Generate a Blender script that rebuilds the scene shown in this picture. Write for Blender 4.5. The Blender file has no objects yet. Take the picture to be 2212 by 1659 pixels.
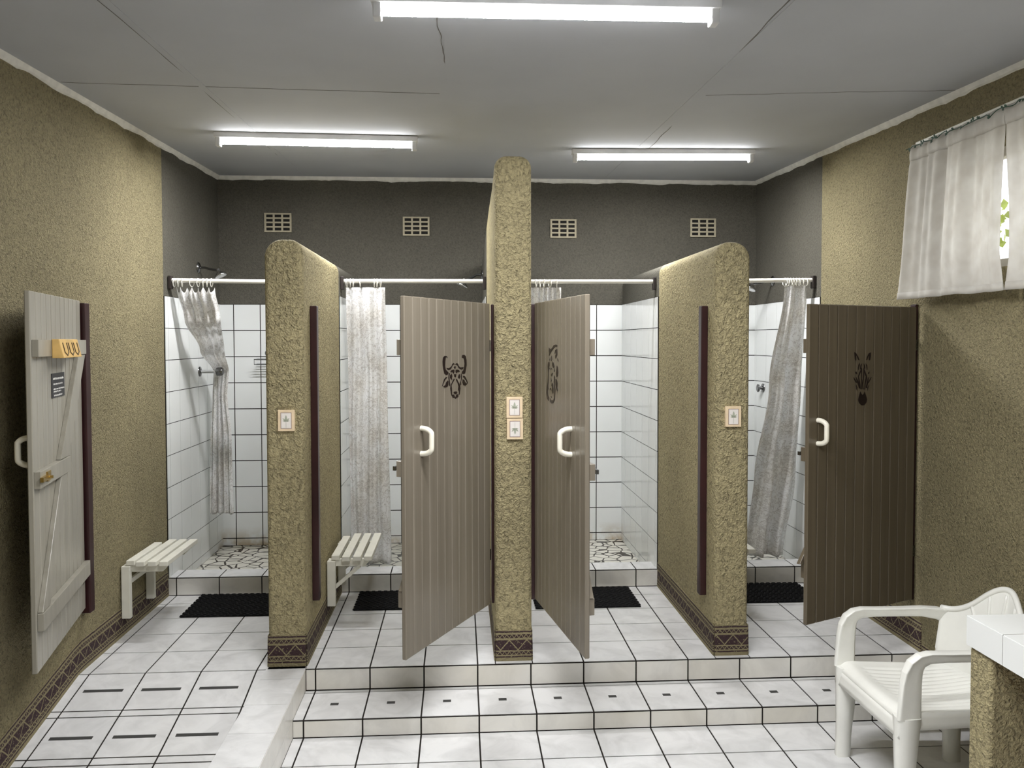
import bpy, math, random
from mathutils import Vector, Matrix, noise
random.seed(7)
S = bpy.context.scene
COL = S.collection
PI = math.pi

# ------------------------------------------------------------------ helpers
class MB:
    """collects faces and links them as ONE mesh object"""
    def __init__(s): s.v = []; s.f = []; s.m = []; s.sm = []; s.uv = {}; s.M = None
    def add(s, pts, faces, m=0, smooth=False):
        b = len(s.v)
        for q in pts:
            q = Vector(q)
            s.v.append(tuple(s.M @ q) if s.M else tuple(q))
        for f in faces:
            s.f.append([b + i for i in f]); s.m.append(m); s.sm.append(smooth)
    def box(s, x0, x1, y0, y1, z0, z1, m=0):
        p = [(x, y, z) for z in (z0, z1) for y in (y0, y1) for x in (x0, x1)]
        s.add(p, [(0, 2, 3, 1), (4, 5, 7, 6), (0, 1, 5, 4), (2, 6, 7, 3), (0, 4, 6, 2), (1, 3, 7, 5)], m)
    def hexa(s, lo, hi, m=0):
        """lo, hi: four corners each, in the same turning order"""
        s.add(list(lo) + list(hi), [(3, 2, 1, 0), (4, 5, 6, 7)] + [(i, (i + 1) % 4, 4 + (i + 1) % 4, 4 + i) for i in range(4)], m)
    def bar(s, a, b, w, t, up=(0, 0, 1), m=0):
        a, b = Vector(a), Vector(b); d = (b - a).normalized(); u = Vector(up)
        x = d.cross(u).normalized(); y = x.cross(d).normalized()
        c = [(-w / 2, -t / 2), (w / 2, -t / 2), (w / 2, t / 2), (-w / 2, t / 2)]
        s.hexa([a + x * i + y * j for i, j in c], [b + x * i + y * j for i, j in c], m)
    def tube(s, pts, r, n=10, m=0, closed=False, caps=True):
        pts = [Vector(q) for q in pts]; k = len(pts); rr = r if isinstance(r, (list, tuple)) else [r] * k
        prev = None; V = []
        for i, q in enumerate(pts):
            if closed: d = pts[(i + 1) % k] - pts[i - 1]
            else: d = pts[min(i + 1, k - 1)] - pts[max(i - 1, 0)]
            d.normalize()
            if prev is None:
                h = Vector((0, 0, 1)) if abs(d.z) < .9 else Vector((1, 0, 0)); x = d.cross(h).normalized()
            else: x = (prev - d * prev.dot(d)).normalized()
            prev = x; y = d.cross(x)
            V += [q + (x * math.cos(2 * PI * j / n) + y * math.sin(2 * PI * j / n)) * rr[i] for j in range(n)]
        F = []
        for i in range(k if closed else k - 1):
            for j in range(n):
                a, b = i * n, ((i + 1) % k) * n
                F.append((a + j, a + (j + 1) % n, b + (j + 1) % n, b + j))
        s.add(V, F, m, True)
        if caps and not closed:
            s.add(V[:n], [tuple(range(n - 1, -1, -1))], m); s.add(V[-n:], [tuple(range(n))], m)
    def lathe(s, prof, o, axis=(0, 0, 1), n=20, m=0):
        """prof: (radius, height along axis)"""
        o = Vector(o); d = Vector(axis).normalized(); h = Vector((0, 0, 1)) if abs(d.z) < .9 else Vector((1, 0, 0))
        x = d.cross(h).normalized(); y = d.cross(x); V = []
        for r, t in prof: V += [o + d * t + (x * math.cos(2 * PI * j / n) + y * math.sin(2 * PI * j / n)) * r for j in range(n)]
        F = [(i * n + j, i * n + (j + 1) % n, (i + 1) * n + (j + 1) % n, (i + 1) * n + j) for i in range(len(prof) - 1) for j in range(n)]
        s.add(V, F, m, True)
        s.add(V[:n], [tuple(range(n - 1, -1, -1))], m); s.add(V[-n:], [tuple(range(n))], m)
    def ring(s, c, R, r, axis, n=14, k=6, m=0):
        c = Vector(c); d = Vector(axis).normalized(); h = Vector((0, 0, 1)) if abs(d.z) < .9 else Vector((1, 0, 0))
        x = d.cross(h).normalized(); y = d.cross(x)
        s.tube([c + (x * math.cos(2 * PI * j / n) + y * math.sin(2 * PI * j / n)) * R for j in range(n)], r, k, m, True)
    def grid(s, fn, nu, nv, m=0, smooth=True, uvs=(1, 1)):
        b = len(s.v); P = [fn(i / nu, j / nv) for j in range(nv + 1) for i in range(nu + 1)]
        F = [(j * (nu + 1) + i, j * (nu + 1) + i + 1, (j + 1) * (nu + 1) + i + 1, (j + 1) * (nu + 1) + i) for j in range(nv) for i in range(nu)]
        s.add(P, F, m, smooth)
        for j in range(nv + 1):
            for i in range(nu + 1): s.uv[b + j * (nu + 1) + i] = (i / nu * uvs[0], j / nv * uvs[1])
    def tiles(s, o, eu, ev, us, vs, t=.0025, gap=.003, m=0):
        """raised tiles between consecutive us / vs on the plane o + u*eu + v*ev; eu x ev points outwards"""
        o, eu, ev = Vector(o), Vector(eu), Vector(ev); n = eu.cross(ev).normalized() * t; g = gap / 2
        for a, b in zip(us, us[1:]):
            for c, d in zip(vs, vs[1:]):
                if b - a < gap * 1.5 or d - c < gap * 1.5: continue
                q = [o + eu * x + ev * y for x, y in ((a + g, c + g), (b - g, c + g), (b - g, d - g), (a + g, d - g))]
                s.hexa([p - n * .3 for p in q], [p + n for p in q], m)
    def build(s, name, mats, parent=None, kind=None, bevel=0, seg=2, solid=0, sub=0, loc=None, rotz=0):
        me = bpy.data.meshes.new(name)
        me.from_pydata(s.v, [], s.f); me.validate()
        mats = mats if isinstance(mats, (list, tuple)) else [mats]
        for mt in mats: me.materials.append(mt)
        if len(me.polygons) == len(s.f):
            me.polygons.foreach_set('material_index', s.m); me.polygons.foreach_set('use_smooth', s.sm)
        if s.uv:
            l = me.uv_layers.new(name='UVMap')
            for lp in me.loops: l.data[lp.index].uv = s.uv.get(lp.vertex_index, (0, 0))
        me.update()
        o = bpy.data.objects.new(name, me); COL.objects.link(o)
        if parent: o.parent = parent
        if loc: o.location = loc
        o.rotation_euler.z = rotz
        if kind: o['kind'] = kind
        if solid:
            d = o.modifiers.new('thickness', 'SOLIDIFY'); d.thickness = solid; d.offset = 0
        if bevel:
            d = o.modifiers.new('bevel', 'BEVEL'); d.width = bevel; d.segments = seg; d.limit_method = 'ANGLE'; d.angle_limit = .6
        if sub:
            d = o.modifiers.new('sub', 'SUBSURF'); d.levels = sub; d.render_levels = sub
        return o

def tag(o, label, cat, group=None):
    o['label'] = label; o['category'] = cat
    if group: o['group'] = group
    return o
def empty(name, loc, label, cat, group=None, rotz=0):
    o = bpy.data.objects.new(name, None); COL.objects.link(o); o.empty_display_size = .1
    o.location = loc; o.rotation_euler.z = rotz
    return tag(o, label, cat, group)
def copy_tree(o, parent=None):
    c = o.copy(); COL.objects.link(c)
    if parent: c.parent = parent
    for ch in list(o.children): copy_tree(ch, c)
    return c
def loc_mb(o):
    """a mesh builder whose input is world space and whose output is local to the empty at o"""
    b = MB(); b.M = Matrix.Translation(-Vector(o)); return b

# ------------------------------------------------------------------ materials
def lin(r, g, b): return tuple((x / 255 / 12.92) if x / 255 <= .04045 else ((x / 255 + .055) / 1.055) ** 2.4 for x in (r, g, b)) + (1,)
class NT:
    def __init__(s, name):
        s.mat = bpy.data.materials.new(name); s.mat.use_nodes = True; s.t = s.mat.node_tree; s.t.nodes.clear()
        s.out = s.n('ShaderNodeOutputMaterial')
    def n(s, k, **kw):
        x = s.t.nodes.new(k)
        for a, b in kw.items(): setattr(x, a, b)
        return x
    def L(s, a, b): s.t.links.new(a, b)
    def put(s, sock, v):
        if isinstance(v, bpy.types.NodeSocket): s.L(v, sock)
        else: sock.default_value = v
    def math(s, op, a, b=None, c=None, clamp=False):
        x = s.n('ShaderNodeMath', operation=op, use_clamp=clamp)
        for i, v in enumerate((a, b, c)):
            if v is not None: s.put(x.inputs[i], v)
        return x.outputs[0]
    def coord(s, k='Object'): return s.n('ShaderNodeTexCoord').outputs[k]
    def mapped(s, v, scale):
        x = s.n('ShaderNodeMapping'); s.L(v, x.inputs[0]); x.inputs['Scale'].default_value = scale; return x.outputs[0]
    def noise(s, v, scale, detail=3, rough=.5, dist=0):
        x = s.n('ShaderNodeTexNoise'); s.L(v, x.inputs['Vector']); x.inputs['Scale'].default_value = scale
        x.inputs['Detail'].default_value = detail; x.inputs['Roughness'].default_value = rough; x.inputs['Distortion'].default_value = dist
        return x.outputs['Fac']
    def ramp(s, f, pts):
        x = s.n('ShaderNodeValToRGB'); s.L(f, x.inputs[0]); e = x.color_ramp.elements
        while len(e) < len(pts): e.new(.5)
        for q, (p, c) in zip(e, pts): q.position = p; q.color = c if len(c) == 4 else (*c, 1)
        return x.outputs['Color']
    def mix(s, f, a, b):
        x = s.n('ShaderNodeMix', data_type='RGBA'); s.put(x.inputs[0], f); s.put(x.inputs[6], a); s.put(x.inputs[7], b); return x.outputs[2]
    def bump(s, h, strength, dist):
        x = s.n('ShaderNodeBump'); s.L(h, x.inputs['Height']); x.inputs['Strength'].default_value = strength; x.inputs['Distance'].default_value = dist; return x.outputs[0]
    def pbr(s, col, rough=.5, metal=0, normal=None, spec=.5, coat=0, link=True):
        x = s.n('ShaderNodeBsdfPrincipled'); s.put(x.inputs['Base Color'], col); s.put(x.inputs['Roughness'], rough); x.inputs['Metallic'].default_value = metal
        x.inputs['Specular IOR Level'].default_value = spec; x.inputs['Coat Weight'].default_value = coat; x.inputs['Coat Roughness'].default_value = .1
        if normal: s.L(normal, x.inputs['Normal'])
        if link: s.L(x.outputs[0], s.out.inputs[0])
        return x.outputs[0]

def plain(name, col, rough=.5, metal=0, spec=.5, var=.12, vs=6, bump=0, bs=200):
    t = NT(name); v = t.coord(); n = t.noise(v, vs, 4)
    a = tuple(c * (1 - var) for c in col[:3]) + (1,); b = tuple(min(1, c * (1 + var)) for c in col[:3]) + (1,)
    nm = t.bump(t.noise(v, bs, 2), bump, .002) if bump else None
    t.pbr(t.ramp(n, [(.3, a), (.7, b)]), rough, metal, nm, spec); return t.mat

def plaster(name, col, s1, strength, dist, var=.18, dark=.35):
    t = NT(name); v = t.coord()
    h = t.noise(v, s1, 3, .55, .9); big = t.noise(v, 2.2, 3); fine = t.noise(v, s1 * 2.6, 2, .6)
    hh = t.math('ADD', t.math('MULTIPLY', h, 1.0), t.math('MULTIPLY', fine, .35))
    a = tuple(c * (1 - var) for c in col[:3]) + (1,); b = tuple(min(1, c * (1 + var * .6)) for c in col[:3]) + (1,)
    base = t.ramp(big, [(.3, a), (.7, b)])
    pit = t.ramp(h, [(.32, (1 - dark,) * 3), (.47, (.95, .95, .95)), (.64, (1.12, 1.12, 1.1))])
    x = t.n('ShaderNodeMix', data_type='RGBA', blend_type='MULTIPLY'); x.inputs[0].default_value = 1
    t.L(base, x.inputs[6]); t.L(pit, x.inputs[7])
    t.pbr(x.outputs[2], .85, 0, t.bump(hh, strength, dist), .25); return t.mat

def tile_mat(name, col, rough, var=.1, vs=5, warm=None, coat=0):
    t = NT(name); v = t.coord()
    n1 = t.noise(v, vs, 5, .6, .8); n2 = t.noise(v, vs * .37, 2)
    a = tuple(c * (1 - var) for c in col[:3]) + (1,); b = tuple(min(1, c * (1 + var * .5)) for c in col[:3]) + (1,)
    c = t.ramp(n1, [(.32, a), (.6, b)])
    if warm: c = t.mix(t.ramp(n2, [(.45, (0, 0, 0)), (.7, (.45, .45, .45))]), c, warm)
    nm = t.bump(t.noise(v, 3.1, 2), .06, .01)
    t.pbr(c, rough, 0, nm, .5, coat); return t.mat

KHAKI = lin(167, 156, 121)
GREYW = lin(93, 90, 81)
M = {}
M['khaki'] = plaster('roughcast_khaki', tuple(c * 1.15 for c in KHAKI[:3]) + (1,), 56, 1, .030, .12, .40)
M['khaki_fine'] = plaster('roughcast_khaki_fine', tuple(c * .9 for c in KHAKI[:3]) + (1,), 80, 1, .026, .12, .40)
M['greywall'] = plaster('painted_plaster_grey', GREYW, 80, .7, .016, .1, .25)
M['ceiling'] = plain('ceiling_paint', lin(184, 186, 190), .8, 0, .2, .05, 1.5)
M['cornice'] = plain('cornice_paint', lin(225, 223, 216), .7, 0, .2, .1, 20)
M['crack'] = plain('crack_line', lin(120, 116, 110), .9, 0, .1)
M['grout'] = plain('dark_grout', lin(38, 34, 31), .9, 0, .2)
M['grout_brown'] = plain('brown_grout', lin(110, 70, 52), .9, 0, .2)
M['floortile'] = tile_mat('floor_tile', lin(218, 218, 218), .22, .13, 6)
M['risertile'] = tile_mat('riser_tile', lin(230, 228, 222), .3, .12, 5, lin(196, 188, 168))
t = NT('white_wall_tile'); v = t.coord(); sp = t.n('ShaderNodeSeparateXYZ'); t.L(v, sp.inputs[0])
low = t.math('MULTIPLY', t.math('SUBTRACT', .17, sp.outputs[2], clamp=True), 5, clamp=True); deep = t.math('MULTIPLY', t.math('SUBTRACT', sp.outputs[1], 2.22, clamp=True), 5, clamp=True)
st = t.math('MULTIPLY', t.math('MULTIPLY', low, deep), t.math('MULTIPLY', t.math('SUBTRACT', t.noise(v, 7, 4, .6), .38, clamp=True), 5, clamp=True))
t.pbr(t.mix(st, t.ramp(t.noise(v, 2, 4), [(.3, lin(225, 227, 225)), (.7, lin(232, 234, 233))]), lin(176, 150, 104)), .12, 0, t.bump(t.noise(v, 3.1, 2), .06, .01)); M['walltile'] = t.mat
M['strip'] = plain('black_tread_strip', lin(58, 58, 56), .8)
M['paint_white'] = plain('white_wood_paint', lin(226, 224, 212), .45, 0, .4, .05, 14)
M['rod'] = plain('white_rod', lin(236, 234, 226), .35, 0, .5, .03)
M['bracket'] = plain('dark_bracket', lin(42, 34, 30), .6)
M['maroon'] = plain('maroon_wood', lin(48, 22, 24), .35, 0, .5, .2, 8)
M['chrome'] = plain('chrome', (.62, .62, .62, 1), .18, 1, .5, .05)
M['darkchrome'] = plain('dull_chrome', (.22, .22, .22, 1), .25, 1, .5, .1)
M['brass'] = plain('brass', (.6, .42, .14, 1), .3, 1)
M['plastic'] = plain('white_plastic', lin(237, 237, 231), .3, 0, .5, .05, 7)
M['handle'] = plain('cream_handle_plastic', lin(236, 232, 216), .3, 0, .5, .03)
M['rubber'] = plain('black_rubber', lin(6, 6, 8), .7, 0, .2, .2, 60)
M['signblack'] = plain('sign_black', lin(52, 52, 54), .6)
M['signtext'] = plain('sign_text', lin(215, 215, 210), .6)
M['lightwood'] = plain('light_wood', lin(206, 170, 104), .5, 0, .4, .14, 18)
M['lightwood_cut'] = plain('wood_cut_line', lin(74, 58, 34), .7)
M['stencil'] = plain('stencil_paint', lin(26, 14, 16), .4, 0, .4, .1)
M['brick'] = plain('air_brick_paint', lin(168, 160, 138), .8, 0, .2, .08, 20, .3, 150)
M['vent_shade'] = plain('vent_hole_shade', lin(22, 20, 16), .9)
M['fixture'] = plain('batten_metal', lin(215, 215, 214), .4)
M['plaque_edge'] = plain('plaque_cream', lin(228, 206, 172), .45, 0, .4, .06, 30)
M['plaque_line'] = plain('plaque_line', lin(150, 128, 122), .6)
M['plaque_face'] = plain('plaque_white', lin(232, 226, 220), .4, 0, .4, .03, 30)
M['leafgreen'] = plain('plaque_leaf', lin(170, 174, 156), .5, 0, .4, .15, 60)
M['vine'] = plain('garland_green', lin(52, 78, 62), .6, 0, .3, .3, 30)
M['leaf'] = plain('garden_leaf', lin(150, 165, 70), .6, 0, .3, .4, 9)
M['frame'] = plain('window_frame_paint', lin(200, 196, 186), .5)
M['ground'] = plain('outdoor_ground', lin(150, 140, 110), .9)

def door_mat(name, c1, c2):
    t = NT(name); v = t.coord()
    n = t.noise(t.mapped(v, (30, 30, .8)), 1, 4, .6); s = t.noise(v, 1.6, 2)
    c = t.ramp(n, [(.3, c1), (.7, c2)])
    t.pbr(c, .28, 0, t.bump(n, .15, .002), .5); return t.mat
M['door'] = door_mat('taupe_door_paint', lin(118, 110, 97), lin(134, 126, 113))
M['doorin'] = door_mat('taupe_door_inner_paint', lin(140, 136, 124), lin(160, 156, 144))
M['doordark'] = door_mat('brown_door_tone', lin(92, 83, 68), lin(104, 94, 78))  # zebra door toned darker and browner than the other doors

for nm, key, st in (('lit_diffuser_face', 'tube', 200), ('lit_diffuser_side', 'tubeside', 12)):
    t = NT(nm); e = t.n('ShaderNodeEmission'); e.inputs[0].default_value = (.99, .99, 1, 1); e.inputs[1].default_value = st; t.L(e.outputs[0], t.out.inputs[0]); M[key] = t.mat

t = NT('crazy_paving'); v = t.coord()
x = t.n('ShaderNodeTexVoronoi', feature='DISTANCE_TO_EDGE'); t.L(v, x.inputs['Vector']); x.inputs['Scale'].default_value = 11; x.inputs['Randomness'].default_value = 1
g = t.math('GREATER_THAN', x.outputs['Distance'], t.math('MULTIPLY_ADD', t.noise(v, 9, 2), .13, -.010))
t.pbr(t.mix(g, lin(48, 42, 34), lin(222, 219, 208)), .3, 0, t.bump(g, .4, .003)); M['paving'] = t.mat

def curtain_mat(name, amount, warm):
    t = NT(name); v = t.coord('UV')
    n1 = t.noise(v, 21, 4, .6, 1.4); n2 = t.noise(v, 4.5, 2); n3 = t.noise(v, 38, 3, .6, .8)
    line = t.math('LESS_THAN', t.math('ABSOLUTE', t.math('SUBTRACT', n1, .5)), .022)
    line2 = t.math('LESS_THAN', t.math('ABSOLUTE', t.math('SUBTRACT', n3, .52)), .03)
    patch = t.ramp(n2, [(.42, (0, 0, 0)), (.62, (1, 1, 1))])
    f = t.math('MULTIPLY', t.math('MAXIMUM', line, t.math('MULTIPLY', line2, patch)), amount)
    base = t.mix(t.math('MULTIPLY', patch, .5), lin(252, 252, 252), warm)
    c = t.mix(f, base, lin(140, 128, 114))
    d = t.pbr(c, .6, 0, None, .3, link=False); tr = t.n('ShaderNodeBsdfTranslucent'); t.L(c, tr.inputs[0])
    mx = t.n('ShaderNodeMixShader'); mx.inputs[0].default_value = .5; t.L(d, mx.inputs[1]); t.L(tr.outputs[0], mx.inputs[2]); t.L(mx.outputs[0], t.out.inputs[0]); return t.mat
M['curtain'] = curtain_mat('printed_shower_curtain', .36, lin(244, 240, 233))
t = NT('sheer_curtain'); v = t.coord('UV'); c = t.ramp(t.noise(v, 3, 2), [(.3, lin(222, 218, 210)), (.7, lin(238, 236, 230))])
d = t.pbr(c, .7, 0, None, .2, link=False); tr = t.n('ShaderNodeBsdfTranslucent'); t.L(c, tr.inputs[0]); tp = t.n('ShaderNodeBsdfTransparent')
a = t.n('ShaderNodeMixShader'); a.inputs[0].default_value = .4; t.L(d, a.inputs[1]); t.L(tr.outputs[0], a.inputs[2])
b = t.n('ShaderNodeMixShader'); b.inputs[0].default_value = .16; t.L(a.outputs[0], b.inputs[1]); t.L(tp.outputs[0], b.inputs[2]); t.L(b.outputs[0], t.out.inputs[0]); M['sheer'] = t.mat
t = NT('window_glass'); g = t.n('ShaderNodeBsdfGlossy'); g.inputs['Roughness'].default_value = .02; tp = t.n('ShaderNodeBsdfTransparent'); mx = t.n('ShaderNodeMixShader'); mx.inputs[0].default_value = .08
t.L(tp.outputs[0], mx.inputs[1]); t.L(g.outputs[0], mx.inputs[2]); t.L(mx.outputs[0], t.out.inputs[0]); M['glass'] = t.mat

# painted frieze along the foot of the walls: UV u = metres along the wall, v = metres above the floor
t = NT('painted_frieze'); uv = t.coord('UV'); sp = t.n('ShaderNodeSeparateXYZ'); t.L(uv, sp.inputs[0]); U, V = sp.outputs[0], sp.outputs[1]
oc = t.coord(); wob = t.math('MULTIPLY', t.math('SUBTRACT', t.noise(oc, 24, 3), .5), .006); V = t.math('ADD', V, wob)
def band(a, b): return t.math('MULTIPLY', t.math('GREATER_THAN', V, a), t.math('LESS_THAN', V, b))
def teeth(a, h, per, flip):
    z = t.math('DIVIDE', t.math('PINGPONG', U, per / 2), per / 2); vv = t.math('DIVIDE', t.math('SUBTRACT', V, a), h)
    if flip: vv = t.math('SUBTRACT', 1, vv)
    return t.math('MULTIPLY', band(a, a + h), t.math('GREATER_THAN', t.math('ABSOLUTE', t.math('SUBTRACT', z, t.math('MULTIPLY', vv, 1))), .16))
zz = t.math('DIVIDE', t.math('PINGPONG', U, .044), .044); vv = t.math('DIVIDE', t.math('SUBTRACT', V, .056), .05)
main = t.math('MULTIPLY', band(.054, .106), t.math('GREATER_THAN', t.math('ABSOLUTE', t.math('SUBTRACT', zz, vv)), .075))
m1 = t.math('MAXIMUM', t.math('MAXIMUM', main, band(.018, .025)), t.math('MAXIMUM', band(.143, .151), t.math('MAXIMUM', teeth(.032, .016, .024, False), teeth(.116, .017, .024, True))))
brk = t.math('GREATER_THAN', t.noise(oc, 130, 2), .34); m1 = t.math('MULTIPLY', m1, brk)
kh = t.ramp(t.noise(oc, 3, 3), [(.3, tuple(c * .58 for c in KHAKI[:3])), (.7, tuple(c * .75 for c in KHAKI[:3]))])
t.pbr(t.mix(m1, kh, lin(62, 46, 48)), .8, 0, t.bump(t.noise(oc, 62, 3, .55, .9), .8, .012), .25); M['frieze'] = t.mat

# ------------------------------------------------------------------ the room
XL, XR, YB, YF = -1.131, 3.074, 2.46, -5.2
ZT, ZF = -.109, -.1917          # tread and lower floor; the platform is z = 0
YT = .0                         # platform edge
YE = -.329                      # tread edge
RS, RY = .206, -.006            # ramp slope and start
def ceil_z(y): return 2.792 + .032 * y
def ramp_z(y): return max(ZF, min(0, RS * (y - RY)))
YG = 1.245                      # where grey paint, tiles and kerb begin
ZTI = 1.89                      # top of the wall tiles
ZS = .02                        # shower floor
TP = .265                       # floor tile pitch
GX = [XL] + [-1.078 + TP * i for i in range(4)] + [-.235]
GP = [i * TP for i in range(-1, 13)]
def clip(lst, a, b): return [a] + [x for x in lst if a + .012 < x < b - .012] + [b]
EX, EY, EZ = Vector((1, 0, 0)), Vector((0, 1, 0)), Vector((0, 0, 1))

P1, PC, P3 = (-.235, -.05), (.885, 1.068), (2.0, 2.175)
bays = [(XL, P1[0]), (P1[1], PC[0]), (PC[1], P3[0]), (P3[1], XR)]
rows = [0, .268, .536, .804, 1.072, YG]

# floor: raised platform in front of the showers
b = MB(); b.box(XL, XR, RY, YG + .05, -.3, -.0025, 0)
for k, (x0, x1) in enumerate(bays):
    us = clip(GX[1:-1] if k == 0 else GP, x0, x1)
    b.tiles((0, 0, -.0025), EX, EY, us, [RY] + rows[1:], gap=.0075, m=1)
for x0, x1 in (P1, PC, P3): b.tiles((0, 0, -.0025), EX, EY, [x0, x1], [YT - .001, .03], m=1)
b.tiles((0, RY, 0), EX, EZ, clip(GP, P1[1] + .002, XR), [ZT + .001, -.003], t=.003, gap=.0075, m=2)       # top riser
b.build('floor_platform', [M['grout'], M['floortile'], M['risertile']], kind='structure')
# tread and its riser
b = MB(); b.box(P1[1], XR, YE, RY, -.35, ZT - .0025, 0)
us = clip(GP, P1[1], XR)
b.tiles((0, 0, ZT - .0025), EX, EY, us, [YE, -.040, RY - .003], gap=.0075, m=1)
b.tiles((0, YE, 0), EX, EZ, us, [ZF + .001, ZT - .003], t=.003, gap=.0075, m=2)
for i in range(12):
    cx = i * TP + (TP / 2 if i * TP + TP < XR else .06) - .017
    b.box(cx - .019, cx + .019, -.182, -.158, ZT - .001, ZT + .0012, 3)
b.build('floor_step', [M['grout'], M['floortile'], M['risertile'], M['strip']], kind='structure')
# lower floor
b = MB(); b.box(XL, XR, YF, YE + .01, -.4, ZF - .0025, 0)
vs = [YE - .258 * i for i in range(19, -1, -1)]; vs[0] = YF
b.tiles((0, 0, ZF - .0025), EX, EY, us, vs, gap=.0075, m=1)
b.tiles((0, 0, ZF - .0025), EX, EY, GX, [v for v in vs if v < -.9] , gap=.0075, m=1)
b.build('floor', [M['grout'], M['floortile']], kind='structure')
# ramp on the left
b = MB(); ye = RY + ZF / RS
b.add([(XL, RY, -.0025), (P1[0], RY, -.0025), (P1[0], ye, ZF - .0025), (XL, ye, ZF - .0025), (XL, RY, -.4), (P1[0], RY, -.4), (P1[0], ye, -.4), (XL, ye, -.4)],
      [(3, 2, 1, 0), (4, 5, 6, 7), (0, 1, 5, 4), (2, 3, 7, 6), (1, 2, 6, 5), (3, 0, 4, 7)], 0)
ev = Vector((0, 1, RS)).normalized(); sl = math.hypot(1, RS)
cuts = [ye, -.90, -.640, -.597, -.330, -.287, RY]
b.tiles((0, RY, -.0025), EX, ev, GX, [(y - RY) * sl for y in cuts], gap=.0075, m=1)
for yc in (-.141, -.470, -.78):
    for i in range(3):
        cx = -1.078 + TP * (i + .5) - .012; n = Vector((0, -RS, 1)).normalized()
        q = [Vector((cx + dx, yc + dy, RS * (yc + dy - RY))) for dx, dy in ((-.09, -.0095), (.09, -.0095), (.09, .0095), (-.09, .0095))]
        b.hexa([p - n * .001 for p in q], [p + n * .0012 for p in q], 2)
b.build('floor_ramp', [M['grout'], M['floortile'], M['strip']], kind='structure')
# level-topped kerb wall between ramp and steps
b = MB(); b.box(P1[0] - .004, P1[1], -2.2, RY, -.4, -.0025, 0)
vs = [-2.2, -1.78, -1.505, -1.23, -.955, -.678, -.406, -.127, .03]
b.tiles((0, 0, -.0025), EX, EY, [P1[0] - .006, P1[1] + .002], vs, gap=.002, m=1)
b.tiles((P1[1], 0, 0), EY, EZ, [-2.2, -1.9, -1.6, -1.3, -1.05, -.77, -.50, YE, RY], [ZF, ZT, -.003], t=.002, gap=.002, m=2)
b.tiles((P1[0] - .004, 0, 0), -EY, EZ, [-v for v in reversed(vs)], [ZF, -.003], t=.002, gap=.002, m=2)
b.build('floor_ramp_kerb', [M['grout'], M['floortile'], M['risertile']], kind='structure')
# shower kerbs and trays
b = MB(); b.box(XL, XR, YG, 1.425, -.2, .1125, 0)
for k, (x0, x1) in enumerate(bays):
    us = clip(GX[1:-1] if k == 0 else GP, x0, x1)
    b.tiles((0, 0, .1125), EX, EY, us, [YG, 1.425], gap=.0075, m=1)
    b.tiles((0, YG, 0), EX, EZ, us, [.001, .112], t=.003, gap=.0075, m=2)
b.build('floor_shower_kerb', [M['grout'], M['floortile'], M['risertile']], kind='structure')
b = MB(); b.box(XL, XR, 1.42, YB, -.3, ZS, 0); b.build('floor_shower', M['paving'], kind='structure')

# walls
tr = [ZS] + [ZTI - .2013 * i for i in range(9, -1, -1)]
def wall_side(name, x, s, opening=None):
    """s=+1: room lies towards +x"""
    xo = x - s * .2; a, c = min(x, xo), max(x, xo); b = MB(); top = 2.98
    if opening:
        y0, y1, z0, z1 = opening
        b.box(a, c, YF - .2, y0, -.4, top, 0); b.box(a, c, y1, YG, -.4, top, 0)
        b.box(a, c, y0, y1, -.4, z0, 0); b.box(a, c, y0, y1, z1, top, 0)
    else: b.box(a, c, YF - .2, YG, -.4, top, 0)
    b.box(a, c, YG, YB + .2, -.3, top, 1)
    cols = [YG, 1.476 - .197, 1.476, 1.683, 1.897, 2.104, 2.31, YB] if s > 0 else [YG, 1.38, 1.585, 1.79, 1.995, 2.2, 2.405, YB]
    cols = [YG + .002, 1.30, 1.50, 1.70, 1.90, 2.10, 2.30, YB] if s > 0 else cols
    xs = x + s * .005; b.box(min(x, xs), max(x, xs), YG, YB, ZS - .01, ZTI, 2)
    if s > 0: b.tiles((xs, 0, 0), EY, EZ, cols, tr, t=.003, gap=.0046, m=3)
    else: b.tiles((xs, 0, 0), -EY, EZ, [-v for v in reversed(cols)], tr, t=.003, gap=.0046, m=3)
    b.build(name, [M['khaki_fine'], M['greywall'], M['grout'], M['walltile']], kind='structure')
WIN = (-1.75, -.22, 1.925, 2.47)
wall_side('wall_left', XL, 1)
wall_side('wall_right', XR, -1, WIN)
b = MB(); b.box(XL - .2, XR + .2, YB, YB + .2, -.3, 2.98, 0)
b.box(XL, XR, YB - .005, YB, ZS - .01, ZTI, 1)
for x0, x1, st in ((XL, P1[0], -1.022), (P1[1], PC[0], -.05 + .1), (PC[1], P3[0], 1.791 - .6039), (P3[1], XR, 2.27)):
    b.tiles((0, YB - .005, 0), EX, EZ, clip([st + .2013 * i for i in range(-2, 8)], x0, x1), tr, t=.003, gap=.0068, m=2)
b.build('wall_back', [M['greywall'], M['grout'], M['walltile']], kind='structure')
b = MB(); b.box(XL - .2, XR + .2, YF - .2, YF, -.4, 2.98, 0); b.build('wall_front', M['khaki_fine'], kind='structure')

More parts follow.
